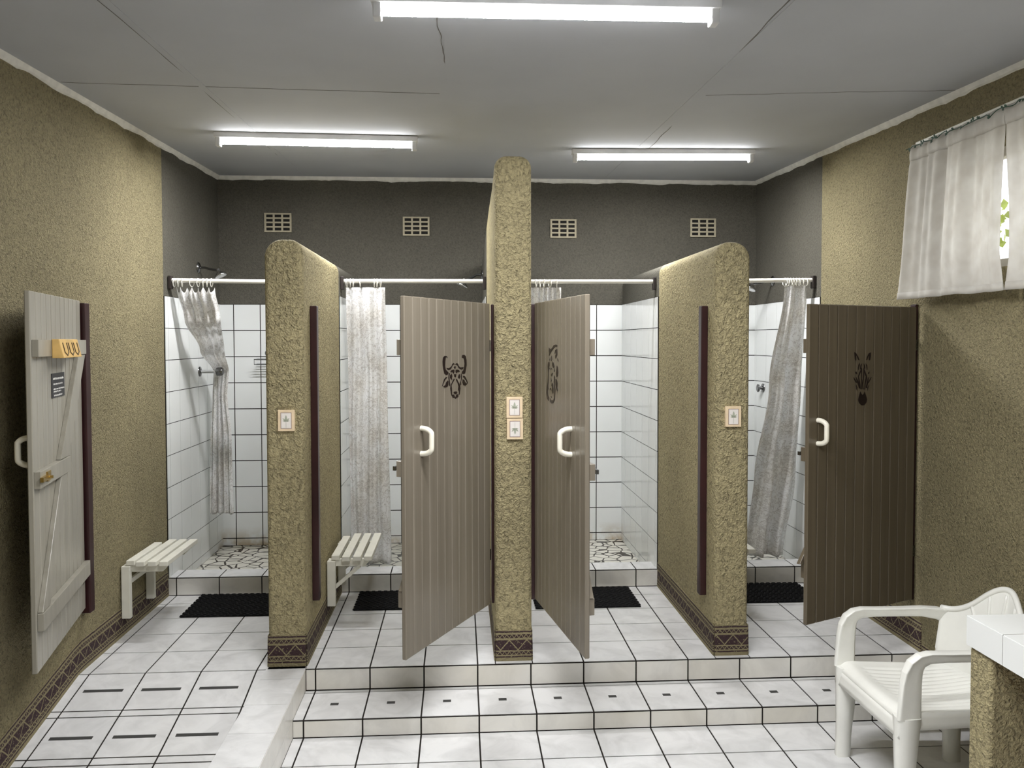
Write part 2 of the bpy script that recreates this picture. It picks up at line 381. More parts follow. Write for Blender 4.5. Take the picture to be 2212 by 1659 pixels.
def partition(name, X, ztop, rl, rr, prof=None):
    x0, x1 = X; xc = (x0 + x1) / 2; hw = (x1 - x0) / 2
    def ring(ins, zt):
        pts = [(x0, -.02)]
        for i in range(9):
            a = PI - PI / 2 * i / 8; pts.append((x0 + rl + rl * math.cos(a), zt - rl + rl * math.sin(a)))
        for i in range(9):
            a = PI / 2 - PI / 2 * i / 8; pts.append((x1 - rr + rr * math.cos(a), zt - rr + rr * math.sin(a)))
        pts.append((x1, -.02))
        return [(xc + (x - xc) * (1 - ins / hw), z if z < 0 else z * (1 - ins / zt)) for x, z in pts]
    ys = [(.030, .022), (.033, .012), (.040, .005), (.052, 0)] + [(y, 0) for y in (.15, .25, .38, .6, .8, 1.05, YG, 1.4, 1.6, 1.8, 2.0, 2.2, YB)]
    b = MB(); n = None; V = []
    for y, ins in ys:
        zt = prof(y) if prof else ztop
        r = ring(ins, zt); n = len(r); V += [(x, y, z) for x, z in r]
    for k in range(len(ys) - 1):
        F = [(k * n + j, (k + 1) * n + j, (k + 1) * n + j + 1, k * n + j + 1) for j in range(n - 1)]
        base = len(b.v)
        b.add([V[q] for q in range(k * n, (k + 2) * n)], [(j, n + j, n + j + 1, j + 1) for j in range(n - 1)], 0 if ys[k][0] < YG - .01 else 1, True)
    b.add(V[:n], [tuple(range(n))], 0)
    for s, x in ((-1, x0), (1, x1)):
        xs = x + s * .005; b.box(min(x, xs), max(x, xs), YG, YB, ZS - .01, ZTI, 2)
        cols = [YG + .002, 1.30, 1.50, 1.70, 1.90, 2.10, 2.30, YB]
        if s > 0: b.tiles((xs, 0, 0), EY, EZ, cols, tr, t=.003, gap=.0046, m=3)
        else: b.tiles((xs, 0, 0), -EY, EZ, [-v for v in reversed(cols)], tr, t=.003, gap=.0046, m=3)
    o = b.build(name, [M['khaki'], M['greywall'], M['grout'], M['walltile']], kind='structure')
    import bmesh
    bm = bmesh.new(); bm.from_mesh(o.data); bmesh.ops.remove_doubles(bm, verts=bm.verts, dist=1e-5); bm.to_mesh(o.data); bm.free()
    return o
partition('wall_partition_left', P1, 2.10, .085, .065)
partition('wall_partition_right', P3, 2.10, .065, .085)
def pcprof(y):
    T = [(.03, 2.52), (.15, 2.50), (.38, 2.455), (.8, 2.43), (1.33, 2.37), (2.0, 2.30), (2.46, 2.22)]
    for (a, p), (c, q) in zip(T, T[1:]):
        if y <= c: return p + (q - p) * max(0, y - a) / (c - a)
    return 2.22
partition('wall_partition_middle', PC, 2.52, .06, .06, pcprof)

# ceiling, its board joints and the cornice
b = MB()
def slab(x0, x1, y0, y1, lo, hi, m): b.hexa([(x, y, ceil_z(y) + lo) for x, y in ((x0, y0), (x1, y0), (x1, y1), (x0, y1))], [(x, y, ceil_z(y) + hi) for x, y in ((x0, y0), (x1, y0), (x1, y1), (x0, y1))], m)
slab(XL - .1, XR + .1, YF - .1, YB + .1, 0, .15, 0)
def crack(x0, y0, x1, y1, w, m=1, d=.0012):
    k = 26; px, py = x0, y0; ln = math.hypot(x1 - x0, y1 - y0); ox, oy = (y1 - y0) / ln, -(x1 - x0) / ln
    P = []
    for i in range(k + 1):
        q = i / k; j = (noise.noise((q * 9 + x0 * 7, y0, 3.3))) * .012; ww = w * (.45 + .8 * abs(noise.noise((q * 14, x0, y0))))
        P.append((x0 + (x1 - x0) * q + ox * j, y0 + (y1 - y0) * q + oy * j, ww / 2))
    for (ax, ay, aw), (bx, by, bw) in zip(P, P[1:]):
        q = [(ax - ox * aw, ay - oy * aw), (ax + ox * aw, ay + oy * aw), (bx + ox * bw, by + oy * bw), (bx - ox * bw, by - oy * bw)]
        b.hexa([(x, y, ceil_z(y) - d) for x, y in q], [(x, y, ceil_z(y) + .002) for x, y in q], m)
for x, w in ((.668, .05), (1.86, .06), (-.49, .03)): slab(x - w / 2 + .012, x + w / 2 + .012, -2.5, 2.4, -.0018, .002, 0)
crack(.672, -.05, .690, 2.4, .006); crack(.640, -1.1, .665, -.1, .005); crack(-.50, -1.4, -.49, 1.2, .004); crack(-.49, 1.2, -.48, 2.3, .005)
crack(1.80, -2.2, 1.86, -.3, .006); crack(1.86, -.3, 1.93, 1.3, .006)
crack(-1.1, -.13, .62, -.04, .005); crack(1.89, -.09, 3.05, -.26, .005)
b.build('ceiling', [M['ceiling'], M['crack']], kind='structure')
def cornice(name, a, c, n):
    """a, c: ends along the wall; n: direction into the room; the lower edge is ragged"""
    b = MB(); a, c, n = Vector(a), Vector(c), Vector(n); k = 150; ln = (c - a).length
    pts = []
    for i in range(k + 1):
        q = a + (c - a) * (i / k); z = ceil_z(q.y); s = ln * i / k
        dr = .028 + .010 * noise.noise((s * 4, q.x, 1)) + .010 * max(0, noise.noise((s * 19, 2, q.y)))
        pts.append((q, z, dr))
    for (p, z, d), (q, y, e) in zip(pts, pts[1:]):
        b.hexa([p + EZ * (z - d), q + EZ * (y - e), q + n * .011 + EZ * (y - e * .75), p + n * .011 + EZ * (z - d * .75)],
               [p + EZ * (z + .004), q + EZ * (y + .004), q + n * .022 + EZ * (y + .004), p + n * .022 + EZ * (z + .004)])
    b.build(name, M['cornice'], kind='structure')
cornice('trim_1', (XL, YF, 0), (XL, YB, 0), (1, 0, 0)); cornice('trim_2', (XL, YB, 0), (XR, YB, 0), (0, -1, 0)); cornice('trim_3', (XR, YB, 0), (XR, YF, 0), (-1, 0, 0))

# painted frieze strips
def frieze(name, runs):
    b = MB()
    for (x0, y0), (x1, y1), n, zf in runs:
        a, c, n = Vector((x0, y0, 0)), Vector((x1, y1, 0)), Vector((*n, 0)); ln = (c - a).length; k = max(1, int(ln / .08))
        for i in range(k):
            s, e = ln * i / k, ln * (i + 1) / k; p, q = a + (c - a) * (i / k), a + (c - a) * ((i + 1) / k); zp, zq = zf(p.y), zf(q.y)
            base = len(b.v)
            b.hexa([p + EZ * zp, q + EZ * zq, q + n * .006 + EZ * zq, p + n * .006 + EZ * zp], [p + EZ * (zp + .155), q + EZ * (zq + .155), q + n * .003 + EZ * (zq + .155), p + n * .003 + EZ * (zp + .155)])
            for j, (u, v) in enumerate(((s, 0), (e, 0), (e, 0), (s, 0), (s, .155), (e, .155), (e, .155), (s, .155))): b.uv[base + j] = (u + x0 * .37, v)
    b.build(name, M['frieze'], kind='structure')
z0 = lambda y: 0
frieze('baseboard_left', [((XL, YF), (XL, YG), (1, 0), ramp_z)])
for nm, X in (('baseboard_partition_left', P1), ('baseboard_partition_middle', PC), ('baseboard_partition_right', P3)):
    frieze(nm, [((X[0], YG), (X[0], .034), (-1, 0), z0), ((X[0] + .002, .032), (X[1] - .002, .032), (0, -1), z0), ((X[1], .034), (X[1], YG), (1, 0), z0)])
frieze('baseboard_right', [((XR, YG), (XR, 0), (-1, 0), z0), ((XR, -.01), (XR, YE), (-1, 0), lambda y: ZT), ((XR, YE - .005), (XR, -1.45), (-1, 0), lambda y: ZF)])

# maroon door posts on the walls
def post(name, x0, x1, y0, y1, z0, z1):
    b = MB(); b.box(x0, x1, y0, y1, z0, z1); b.build(name, M['maroon'], kind='structure', bevel=.004)
post('trim_4', XL, XL + .048, .030, .085, .285, 1.79)
post('trim_5', P1[1], P1[1] + .036, .212, .262, .268, 1.785)
post('trim_6', P3[0] - .036, P3[0], .17, .222, .268, 1.785)
post('trim_7', PC[0] - .014, PC[0], .135, .19, .26, 1.79)
post('trim_8', PC[1], PC[1] + .026, .085, .14, .29, 1.79)  # dark post set where the door gap is only in shade
post('trim_9', XR - .014, XR, .075, .13, .25, 1.79)

# window in the right wall
b = MB(); y0, y1, z0w, z1w = WIN
for a in ((y0, y0 + .045, z0w, z1w), (y1 - .045, y1, z0w, z1w), (y0, y1, z0w, z0w + .045), (y0, y1, z1w - .045, z1w), (y0 + .74, y0 + .78, z0w, z1w)): b.box(XR + .07, XR + .115, *a)
w = b.build('window_1', M['frame'], kind='structure', bevel=.003)
b = MB(); b.box(XR + .090, XR + .094, y0 + .04, y1 - .04, z0w + .04, z1w - .04); b.build('pane', M['glass'], w)

# ------------------------------------------------------------------ things
# doors. Local frame: x = from hinge to free edge, visible face at y = 0 on side s, z from the door's foot
EMBLEMS = {}
EMBLEMS['BUFFALO'] = [[(456,1532),(466,1537),(483,1537),(497,1530),(502,1513),(500,1492),(493,1473),(482,1455),(464,1450),(449,1453),(447,1461),(460,1468),(472,1474),(478,1491),(476,1512),(471,1529),(463,1532),(457,1526)],[(314,1529),(306,1538),(287,1539),(272,1532),(264,1513),(263,1489),(271,1469),(279,1450),(298,1448),(313,1451),(312,1460),(298,1466),(289,1478),(285,1498),(288,1514),(295,1524),(306,1524)],[(466,1483),(449,1480),(431,1483),(415,1489),(409,1499),(397,1503),(385,1498),(391,1494),(403,1495),(413,1484),(427,1474),(445,1472),(458,1476)],[(379,1497),(366,1502),(352,1498),(344,1487),(327,1480),(309,1481),(294,1481),(302,1472),(319,1470),(338,1475),(354,1488),(362,1494),(375,1493)],[(383,1489),(373,1484),(382,1473),(393,1483)],[(429,1463),(417,1470),(399,1473),(387,1470),(389,1460),(396,1453),(407,1462),(419,1462)],[(375,1469),(363,1472),(344,1469),(332,1460),(344,1460),(354,1461),(369,1454),(376,1461)],[(393,1451),(369,1450),(374,1438),(382,1435),(388,1439)],[(441,1458),(433,1457),(439,1440),(435,1421),(429,1405),(433,1398),(441,1400),(439,1415),(447,1435),(445,1448)],[(321,1453),(313,1443),(312,1429),(322,1414),(320,1400),(326,1396),(332,1408),(323,1420),(320,1433)],[(429,1449),(415,1453),(409,1443),(415,1433),(409,1427),(423,1430),(433,1437)],[(351,1437),(344,1448),(332,1449),(328,1436),(336,1428),(346,1431)],[(393,1431),(385,1428),(397,1417),(410,1408),(418,1401),(414,1385),(412,1356),(420,1358),(430,1386),(426,1401),(414,1412)],[(373,1430),(361,1425),(349,1413),(332,1399),(328,1381),(337,1353),(345,1352),(343,1371),(353,1378),(345,1393),(357,1409),(369,1420)],[(398,1365),(390,1370),(369,1370),(359,1365),(368,1358),(386,1358)],[(415,1356),(394,1357),(384,1346),(378,1344),(370,1355),(351,1356),(349,1342),(366,1341),(378,1335),(390,1342),(406,1342)],[(468,1441),(457,1439),(476,1430),(490,1417),(502,1403),(509,1401),(499,1416),(488,1433)],[(453,1425),(445,1419),(449,1404),(457,1395),(480,1394),(498,1399),(476,1405),(469,1417)],[(301,1440),(282,1438),(265,1423),(250,1403),(256,1400),(273,1420),(299,1433)],[(305,1424),(290,1420),(280,1410),(259,1399),(274,1392),(299,1395),(307,1409)]]
EMBLEMS['LEOPARD'] = [[(277,1573),(300,1565),(330,1571),(361,1585),(397,1588),(418,1585),(416,1579),(386,1577),(346,1567),(315,1554),(292,1542),(281,1533),(275,1556)],[(397,1568),(416,1567),(418,1544),(405,1531),(390,1524),(383,1535),(397,1544)],[(383,1563),(392,1563),(383,1546),(375,1546)],[(327,1536),(332,1517),(321,1510),(319,1530)],[(300,1527),(306,1514),(281,1513)],[(265,1506),(285,1505),(285,1487),(275,1480),(273,1455),(269,1417),(263,1395),(267,1377),(253,1372),(257,1350),(277,1338),(273,1322),(245,1331),(231,1359),(238,1389),(253,1410),(263,1451),(255,1486)],[(346,1508),(364,1500),(372,1487),(361,1480),(338,1488),(332,1499)],[(292,1479),(300,1470),(286,1474)],[(312,1481),(331,1473),(315,1473)],[(331,1457),(346,1456),(327,1440),(312,1446)],[(372,1481),(381,1468),(368,1461)],[(412,1493),(430,1485),(435,1461),(427,1444),(408,1440),(396,1456),(405,1471)],[(419,1527),(435,1519),(434,1510),(423,1517)],[(390,1432),(408,1430),(423,1414),(419,1396),(427,1382),(419,1376),(401,1387),(390,1406)],[(368,1446),(379,1440),(375,1411),(387,1384),(377,1335),(353,1319),(323,1314),(292,1321),(292,1339),(308,1329),(353,1332),(367,1346),(372,1379),(362,1411)],[(331,1411),(346,1406),(353,1388),(353,1364),(338,1361),(323,1376),(334,1392),(319,1398)],[(296,1385),(308,1386),(300,1375),(291,1374)],[(308,1348),(327,1345),(323,1341)],[(315,1431),(323,1420),(314,1413)]]
EMBLEMS['ZEBRA'] = [[(482,1548),(469,1542),(452,1524),(443,1508),(452,1509),(464,1529),(469,1533),(468,1509),(475,1507),(480,1529)],[(359,1546),(372,1542),(386,1526),(394,1509),(385,1509),(376,1528),(370,1531),(373,1507),(365,1507),(359,1528)],[(442,1495),(451,1485),(454,1470),(451,1459),(446,1472),(440,1485)],[(425,1492),(435,1483),(438,1465),(433,1461),(428,1476)],[(397,1493),(385,1482),(384,1462),(388,1459),(391,1473)],[(412,1492),(401,1480),(401,1463),(408,1469)],[(426,1472),(423,1463),(424,1419),(416,1397),(422,1365),(426,1365),(427,1402),(429,1454),(447,1429),(436,1398),(431,1365),(436,1367),(446,1398),(452,1429),(444,1446),(434,1459)],[(412,1471),(401,1454),(387,1432),(383,1418),(393,1397),(399,1364),(404,1364),(400,1401),(395,1427),(407,1450),(409,1419),(413,1386),(409,1364),(415,1367),(414,1419)],[(470,1453),(462,1450),(459,1439),(467,1442),(474,1448)],[(367,1451),(374,1448),(379,1440),(370,1440)],[(485,1426),(476,1418),(463,1405),(456,1396),(469,1401),(481,1414)],[(467,1427),(457,1416),(446,1398),(439,1369),(446,1374),(456,1398),(465,1414)],[(466,1390),(456,1377),(457,1359),(464,1368)],[(351,1425),(358,1411),(370,1398),(379,1392),(373,1403),(360,1418)],[(372,1425),(380,1414),(386,1401),(393,1372),(387,1370),(379,1390),(375,1407)],[(368,1387),(374,1374),(379,1357),(382,1372)],[(434,1355),(425,1343),(417,1337),(409,1342),(401,1354),(392,1335),(383,1315),(388,1300),(404,1287),(424,1287),(443,1300),(450,1315),(443,1335)]]
def door(hx, hy, zb, zt, w, deg, s, label, inner, mat, emblem=None, grooves=12, hz=1.174):
    r = empty('shower_door', (hx, hy, zb), label, 'door', 'shower cubicle doors', math.radians(deg))
    H = zt - zb; th = .021
    def bx(b, u0, u1, d0, d1, z0, z1, m=0):
        """d: height above the visible face (negative = into the board)"""
        a, c = sorted((s * d0, s * d1)); b.box(u0, u1, a, c, z0, z1, m)
    b = MB(); bx(b, .002, w - .002, -th + .006, -.008, .001, H - .001)
    pw = w / grooves
    for i in range(grooves): bx(b, i * pw + .0013, (i + 1) * pw - .0013, -th, 0, 0, H)
    b.build('panel', mat, r, bevel=.0035, seg=1)
    fs = 1 if inner else -1
    def out(d0, d1): return (d0, d1) if inner else (-th - d1, -th - d0)
    led = ((.0, w - .012, 1.545, 1.612), (.345, w - .004, 1.035, 1.102), (.0, w - .012, .478, .548))
    for u0, u1, a, c in led:
        b = MB(); d = out(0, .024); bx(b, u0, u1, d[0], d[1], a - zb, c - zb); b.build('ledge', mat, r, bevel=.002)
    for (ua, za, wa), (ub, zc, wb) in (((.070, 1.543, .066), (.43, 1.104, .070)), ((.445, 1.033, .052), (.768, .550, .056))):
        b = MB(); d = out(0, .020)
        du, dz = ub - ua, zc - za
        pts = [(ua - wa, za), (ua + wa, za), (ub + wb, zc), (ub - wb, zc)]
        b.hexa([(u, s * d[0], z - zb) for u, z in pts], [(u, s * d[1], z - zb) for u, z in pts]); b.build('brace', mat, r, bevel=.002)
    # handle on the outer face
    d0 = -th if inner else 0; q = -1 if inner else 1; hu = .697 if not emblem == 'LEOPARD' else .640
    if emblem == 'ZEBRA': hu = .735
    if inner: hu = .76
    pr = []
    for k in range(17):
        a = PI * k / 16; pr.append((hu, s * (d0 + q * (.052 * min(1, 1.15 * math.sin(a) ** .8) if 0 < k < 16 else d0 * 0)) if 0 < k < 16 else s * d0, hz - zb - .055 * math.copysign(abs(math.cos(a)) ** .75, math.cos(a))))
    b = MB(); b.tube(pr, .0118, 10); b.build('handle', M['handle'], r)
    for z in (1.58, .51):
        b = MB(); b.tube([(-.004, s * -.012, z - zb - .035), (-.004, s * -.012, z - zb + .035)], .006, 8); b.box(-.028, .03, s * -.012 - .0015, s * -.012 + .0015, z - zb - .028, z - zb + .028); b.build('hinge', M['darkchrome'], r)
    b = MB(); d = out(.024, .036); bx(b, w - .10, w + .004, d[0], d[1], 1.062 - zb, 1.080 - zb); bx(b, w - .135, w - .085, out(.024, .030)[0], out(.024, .030)[1], 1.052 - zb, 1.090 - zb)
    b.tube([(w - .08, s * (out(.03, .05)[0]), 1.071 - zb), (w - .08, s * (out(.03, .05)[1]), 1.071 - zb)], .006, 8); b.build('bolt', M['brass' if inner else 'darkchrome'], r)
    if emblem:
        b = MB()
        for poly in EMBLEMS[emblem]:
            p = [(u / 1000, z / 1000 - zb) for u, z in poly]; n = len(p)
            ar = sum(p[i - 1][0] * p[i][1] - p[i][0] * p[i - 1][1] for i in range(n))
            b.add([(u, s * .0002, z) for u, z in p] + [(u, s * .0014, z) for u, z in p], [tuple(range(n)), tuple(range(n, 2 * n))] + [(i, (i + 1) % n, n + (i + 1) % n, n + i) for i in range(n)])
        o = b.build('animal_emblem', M['stencil'], r)
        o['label'] = {'BUFFALO': 'dark stencilled buffalo head', 'LEOPARD': 'dark stencilled big cat face', 'ZEBRA': 'dark stencilled zebra head'}[emblem]
    return r
door(-1.100, .02, .315, 1.80, .840, -78.0, 1, 'open door at far left seen from its ledged and braced inner side', True, M['doorin'], None, 11)
door(.865, .12, .261, 1.793, .831, -117.4, 1, 'taupe boarded door with a dark buffalo head, left of the middle pillar', False, M['door'], 'BUFFALO')
door(1.085, .06, .303, 1.793, .831, -80.8, -1, 'taupe boarded door with a big cat face, right of the middle pillar', False, M['door'], 'LEOPARD')
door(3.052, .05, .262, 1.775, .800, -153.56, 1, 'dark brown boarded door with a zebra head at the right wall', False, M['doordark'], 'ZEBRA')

# things on the first door's ledge and boards
ca, sa = math.cos(math.radians(-78.0)), math.sin(math.radians(-78.0))
DM = Matrix.Translation((-1.100, .02, 0)) @ Matrix.Rotation(math.radians(-78.0), 4, 'Z')
o0 = DM @ Vector((.475, .05, 1.535))
hk = empty('wooden_hook_board', o0, 'small pale wooden block scored with three pocket shapes on the open door', 'wooden block')
b = MB(); b.M = Matrix.Translation(-o0) @ DM
b.hexa([(.315, .0245, 1.537), (.635, .0245, 1.537), (.635, .070, 1.537), (.315, .070, 1.537)], [(.315, .0245, 1.615), (.635, .0245, 1.615), (.635, .052, 1.615), (.315, .052, 1.615)])
b.build('block', M['lightwood'], hk, bevel=.003)
for i in range(3):
    u = .350 + i * .093; b = MB(); b.M = Matrix.Translation(-o0) @ DM
    f = lambda z: .0705 - (z - 1.537) / .078 * .018
    P = [(u, 1.600), (u, 1.560), (u + .032, 1.547), (u + .064, 1.560), (u + .064, 1.600)]
    b.tube([(x, f(z), z) for x, z in P], .0028, 6); b.build('pocket_outline', M['lightwood_cut'], hk)
o1 = DM @ Vector((.42, .003, 1.369))
sg = empty('notice_sign', o1, 'small dark notice with white lines of writing on the open door', 'sign')
b = MB(); b.M = Matrix.Translation(-o1) @ DM; b.box(.346, .554, .0003, .004, 1.369, 1.471); b.build('board', M['signblack'], sg)
b = MB(); b.M = Matrix.Translation(-o1) @ DM
for z, h, u0, u1 in ((1.449, .0095, .354, .536), (1.426, .0065, .382, .532), (1.405, .0065, .352, .532), (1.394, .006, .410, .532), (1.378, .007, .392, .527)):
    u = u1
    while u > u0 + .004:
        wl = random.choice((.014, .022, .03, .036)) ; a = max(u0, u - wl); k = a
        while k < u - .002:
            b.box(k, min(k + .0034, u), .0038, .0046, z - h * (.5 if random.random() < .7 else .3), z + h * (.5 if random.random() < .4 else .25)); k += .0046
        u = a - .006
b.build('lettering', M['signtext'], sg)

# fluorescent battens on the ceiling
def batten(x0, y0, x1, y1, label):
    c = Vector(((x0 + x1) / 2, (y0 + y1) / 2, 0)); c.z = ceil_z(c.y); L = math.hypot(x1 - x0, y1 - y0); rz = math.atan2(y1 - y0, x1 - x0)
    r = empty('ceiling_light', c, label, 'ceiling light', 'fluorescent battens on the ceiling', rz); h = L / 2
    b = MB(); b.box(-h - .035, h + .035, -.03, .03, -.034, -.002); b.build('housing', M['fixture'], r, bevel=.004)
    b = MB(); prof = [(-.023, -.034), (-.023, -.058), (-.020, -.064), (.020, -.064), (.023, -.058), (.023, -.034)]; k = len(prof)
    b.add([(x, y, z) for x in (-h, h) for y, z in prof], [(2, 3, k + 3, k + 2)], 0)
    b.add([(x, y, z) for x in (-h, h) for y, z in prof], [(0, 1, k + 1, k), (1, 2, k + 2, k + 1), (3, 4, k + 4, k + 3), (4, 5, k + 5, k + 4), (5, 0, k, k + 5), tuple(range(k)), tuple(range(2 * k - 1, k - 1, -1))], 1)
    b.build('tube', [M['tube'], M['tubeside']], r)
    for s in (-1, 1):
        b = MB(); b.box(s * h + (0 if s > 0 else -.028), s * h + (.028 if s > 0 else 0), -.024, .024, -.082, -.030); b.build('end_cap', M['fixture'], r, bevel=.004)
batten(.459, -1.280, 1.559, -1.290, 'lit fluorescent tube nearest, at the top of the picture')
batten(-.671, .90, .432, .945, 'lit fluorescent tube above the two left showers')
batten(1.468, 1.255, 2.570, 1.205, 'lit fluorescent tube above the two right showers')
batten(.459, -2.75, 1.559, -2.76, 'added lit fluorescent tube, unseen above the view, brightening the pillar fronts')  # added lamp out of view, brightens pillar fronts, risers and doors

# air bricks high on the back wall
def airbrick(x, z, label):
    r = empty('air_vent', (x, YB, z), label, 'air vent', 'air bricks in the back wall'); W, H = .206, .146
    b = MB(); b.box(-W / 2 + .01, W / 2 - .01, -.004, -.0005, -H / 2 + .01, H / 2 - .01); b.build('opening', M['vent_shade'], r)  # dark plate stands in for the shade inside the vent holes
    b = MB()
    for i in range(4):
        xx = -W / 2 + i * (W - .014) / 3; b.box(xx, xx + .014, -.012, -.001, -H / 2, H / 2)
    for i in range(5):
        zz = -H / 2 + i * (H - .012) / 4; b.box(-W / 2, W / 2, -.0135, -.001, zz, zz + .012)
    b.build('grille', M['brick'], r)
airbrick(-.678, 2.517, 'pale air brick above the first shower, farthest left')
airbrick(.378, 2.496, 'pale air brick just left of the middle pillar')
airbrick(1.527, 2.486, 'pale air brick just right of the middle pillar')
airbrick(2.641, 2.500, 'pale air brick farthest right, near the right corner')

# shower rods, curtains and rings
YR = 1.335
def rod(x0, x1, z0, z1, label):
    o = Vector(((x0 + x1) / 2, YR, (z0 + z1) / 2)); r = empty('shower_curtain_rod', o, label, 'curtain rod', 'white shower curtain rods')
    b = loc_mb(o); b.tube([(x0 + .02, YR, z0), (x1 - .02, YR, z1)], .0135, 12); b.build('pole', M['rod'], r)
    for s, x, z in ((1, x0, z0), (-1, x1, z1)):
        b = loc_mb(o); a, c = sorted((x + s * .001, x + s * .022)); b.box(a, c, YR - .022, YR + .022, z - .055, z + .028); b.build('bracket', M['bracket'], r, bevel=.003)
rod(XL + .003, P1[0], 1.992, 1.983, 'white curtain rod of the far left shower')
rod(P1[1], PC[0], 1.991, 1.993, 'white curtain rod left of the middle pillar')
rod(PC[1], P3[0], 1.991, 1.993, 'white curtain rod right of the middle pillar')
rod(P3[1], XR - .003, 1.995, 2.006, 'white curtain rod of the far right shower')

def curtain(keys, rings, zrod, pleats, label, amp=.018, scal=0, seed=1):
    """keys: (z, x left, x right, y, fold depth) from the top down"""
    o = Vector(((keys[0][1] + keys[0][2]) / 2, YR, keys[-1][0])); r = empty('shower_curtain', o, label, 'shower curtain', 'printed shower curtains')
    N = len(keys) - 1
    def ev(v):
        f = min(v * N, N - 1e-6); i = int(f); q = f - i; q = q * q * (3 - 2 * q) if N > 2 else q
        return [a + (c - a) * q for a, c in zip(keys[i], keys[i + 1])]
    zt, zbm = keys[0][0], keys[-1][0]
    def fn(u, v):
        # v is even in height
        zz = zt + (zbm - zt) * v
        for i in range(N):
            if keys[i][0] >= zz >= keys[i + 1][0] - 1e-6:
                q = (keys[i][0] - zz) / max(1e-6, keys[i][0] - keys[i + 1][0]); q2 = q * q * (3 - 2 * q)
                k = [a + (c - a) * q2 for a, c in zip(keys[i], keys[i + 1])]; break
        else: k = keys[-1]
        ph = 2 * PI * pleats * (u + .025 * math.sin(5 * v + seed) + .05 * noise.noise((u * 3, v * 2, seed)))
        d = k[4] * (math.sin(ph) + .4 * math.sin(2.3 * ph + 3 * v + seed))
        x = k[1] + (k[2] - k[1]) * u + .15 * k[4] * math.cos(ph)
        sag = 0
        if scal and v < .08: sag = scal * (1 - v / .08) * abs(math.sin(PI * u * (len(rings) - 1)))
        hem = .012 * noise.noise((u * 4, seed, 2)) * v ** 8
        return Vector((x, k[3] + d, zz - sag + hem)) - o
    b = MB(); b.grid(fn, 90, 80, uvs=(.30, zt - zbm)); b.build('cloth', M['curtain'], r, solid=.0016)
    for x in rings:
        b = loc_mb(o); b.ring((x, YR, zrod - .012), .026, .0028, (1, .25 * math.sin(40 * x), 0)); b.build('ring', M['rod'], r)
curtain([(1.950, -1.085, -.845, 1.335, .014), (1.75, -1.06, -.83, 1.40, .016), (1.55, -1.050, -.885, 1.68, .014), (1.385, -1.055, -.945, 2.01, .012), (1.22, -1.060, -.955, 2.00, .014), (.9, -1.075, -.925, 1.99, .018), (.37, -1.082, -.915, 1.98, .022)],
        [-1.095, -1.07, -1.045, -.985, -.945, -.915, -.89, -.862], 1.99, 4, 'printed curtain gathered and hooked behind the tap in the far left shower', scal=.035, seed=1)
curtain([(1.950, -.018, .232, 1.338, .010), (1.3, -.014, .236, 1.40, .016), (.13, -.015, .248, 1.462, .020)], [-.010, .012, .030, .075, .165, .182, .205], 1.991, 3, 'printed curtain hanging straight beside the left curved partition', seed=4)
curtain([(1.952, 1.10, 1.372, 1.338, .012), (1.2, 1.10, 1.372, 1.40, .016), (.13, 1.10, 1.37, 1.47, .02)], [1.115, 1.16, 1.21, 1.235, 1.262, 1.30, 1.345], 1.991, 7, 'curtain mostly hidden behind the door with the big cat face', seed=6)
curtain([(1.968, 2.865, 3.022, 1.338, .012), (1.3, 2.795, 3.028, 1.43, .026), (.7, 2.725, 3.022, 1.50, .036), (.115, 2.69, 2.965, 1.53, .042)], [2.868, 2.885, 2.905, 2.925, 2.945, 2.965, 2.985, 3.008], 2.004, 2.2, 'printed curtain slanting down in the far right shower', seed=9)

# shower heads
def shower_head(wall, hd, label):
    wall, hd = Vector(wall), Vector(hd); r = empty('wall_shower', wall, label, 'shower head', 'chrome shower heads'); d = (hd - wall); n = Vector((math.copysign(1, d.x), 0, 0))
    b = loc_mb(wall); b.lathe([(.038, .001), (.036, .006), (.014, .016)], wall, n, 18); b.build('wall_plate', M['darkchrome'], r)
    b = loc_mb(wall); b.tube([wall + n * .01, wall + n * .04 + d * .05, wall + d * .6, hd], .0085, 10); b.build('arm', M['darkchrome'], r)
    ax = (d.normalized() * .5 - EZ).normalized()
    b = loc_mb(wall); b.lathe([(.012, -.01), (.014, .008), (.024, .018), (.042, .032), (.046, .044), (.040, .046)], hd, ax, 20); b.build('rose', M['chrome'], r)
shower_head((XL + .002, 1.95, 2.127), (-.985, 1.93, 2.105), 'chrome shower head on the left wall of the far left shower')
shower_head((PC[0] - .002, 2.10, 2.095), (.745, 2.08, 2.052), 'chrome shower head arm just left of the middle pillar')
shower_head((XR - .002, 2.09, 2.055), (2.905, 2.07, 2.03), 'chrome shower head on the right wall of the far right shower')

def tap(wall, s, ln, label):
    wall = Vector(wall); r = empty('shower_tap', wall, label, 'tap', 'shower taps')
    b = loc_mb(wall); b.lathe([(.036, .001), (.034, .008), (.016, .014)], wall, (s, 0, 0), 18); b.build('flange', M['darkchrome'], r)
    b = loc_mb(wall); b.lathe([(.012, .01), (.012, ln * .55), (.016, ln * .6), (.014, ln * .7)], wall, (s, 0, 0), 14); b.build('stem', M['chrome'], r)
    b = loc_mb(wall); c = wall + Vector((s * ln * .84, 0, 0))
    b.lathe([(.018, ln * .7), (.030, ln * .74), (.032, ln * .92), (.022, ln)], wall, (s, 0, 0), 10); b.build('knob', M['darkchrome'], r)
tap((XL + .006, 1.925, 1.392), 1, .165, 'chrome tap holding back the curtain in the far left shower')
tap((XR - .006, 2.255, 1.236), -1, .05, 'chrome tap on the right wall of the far right shower')

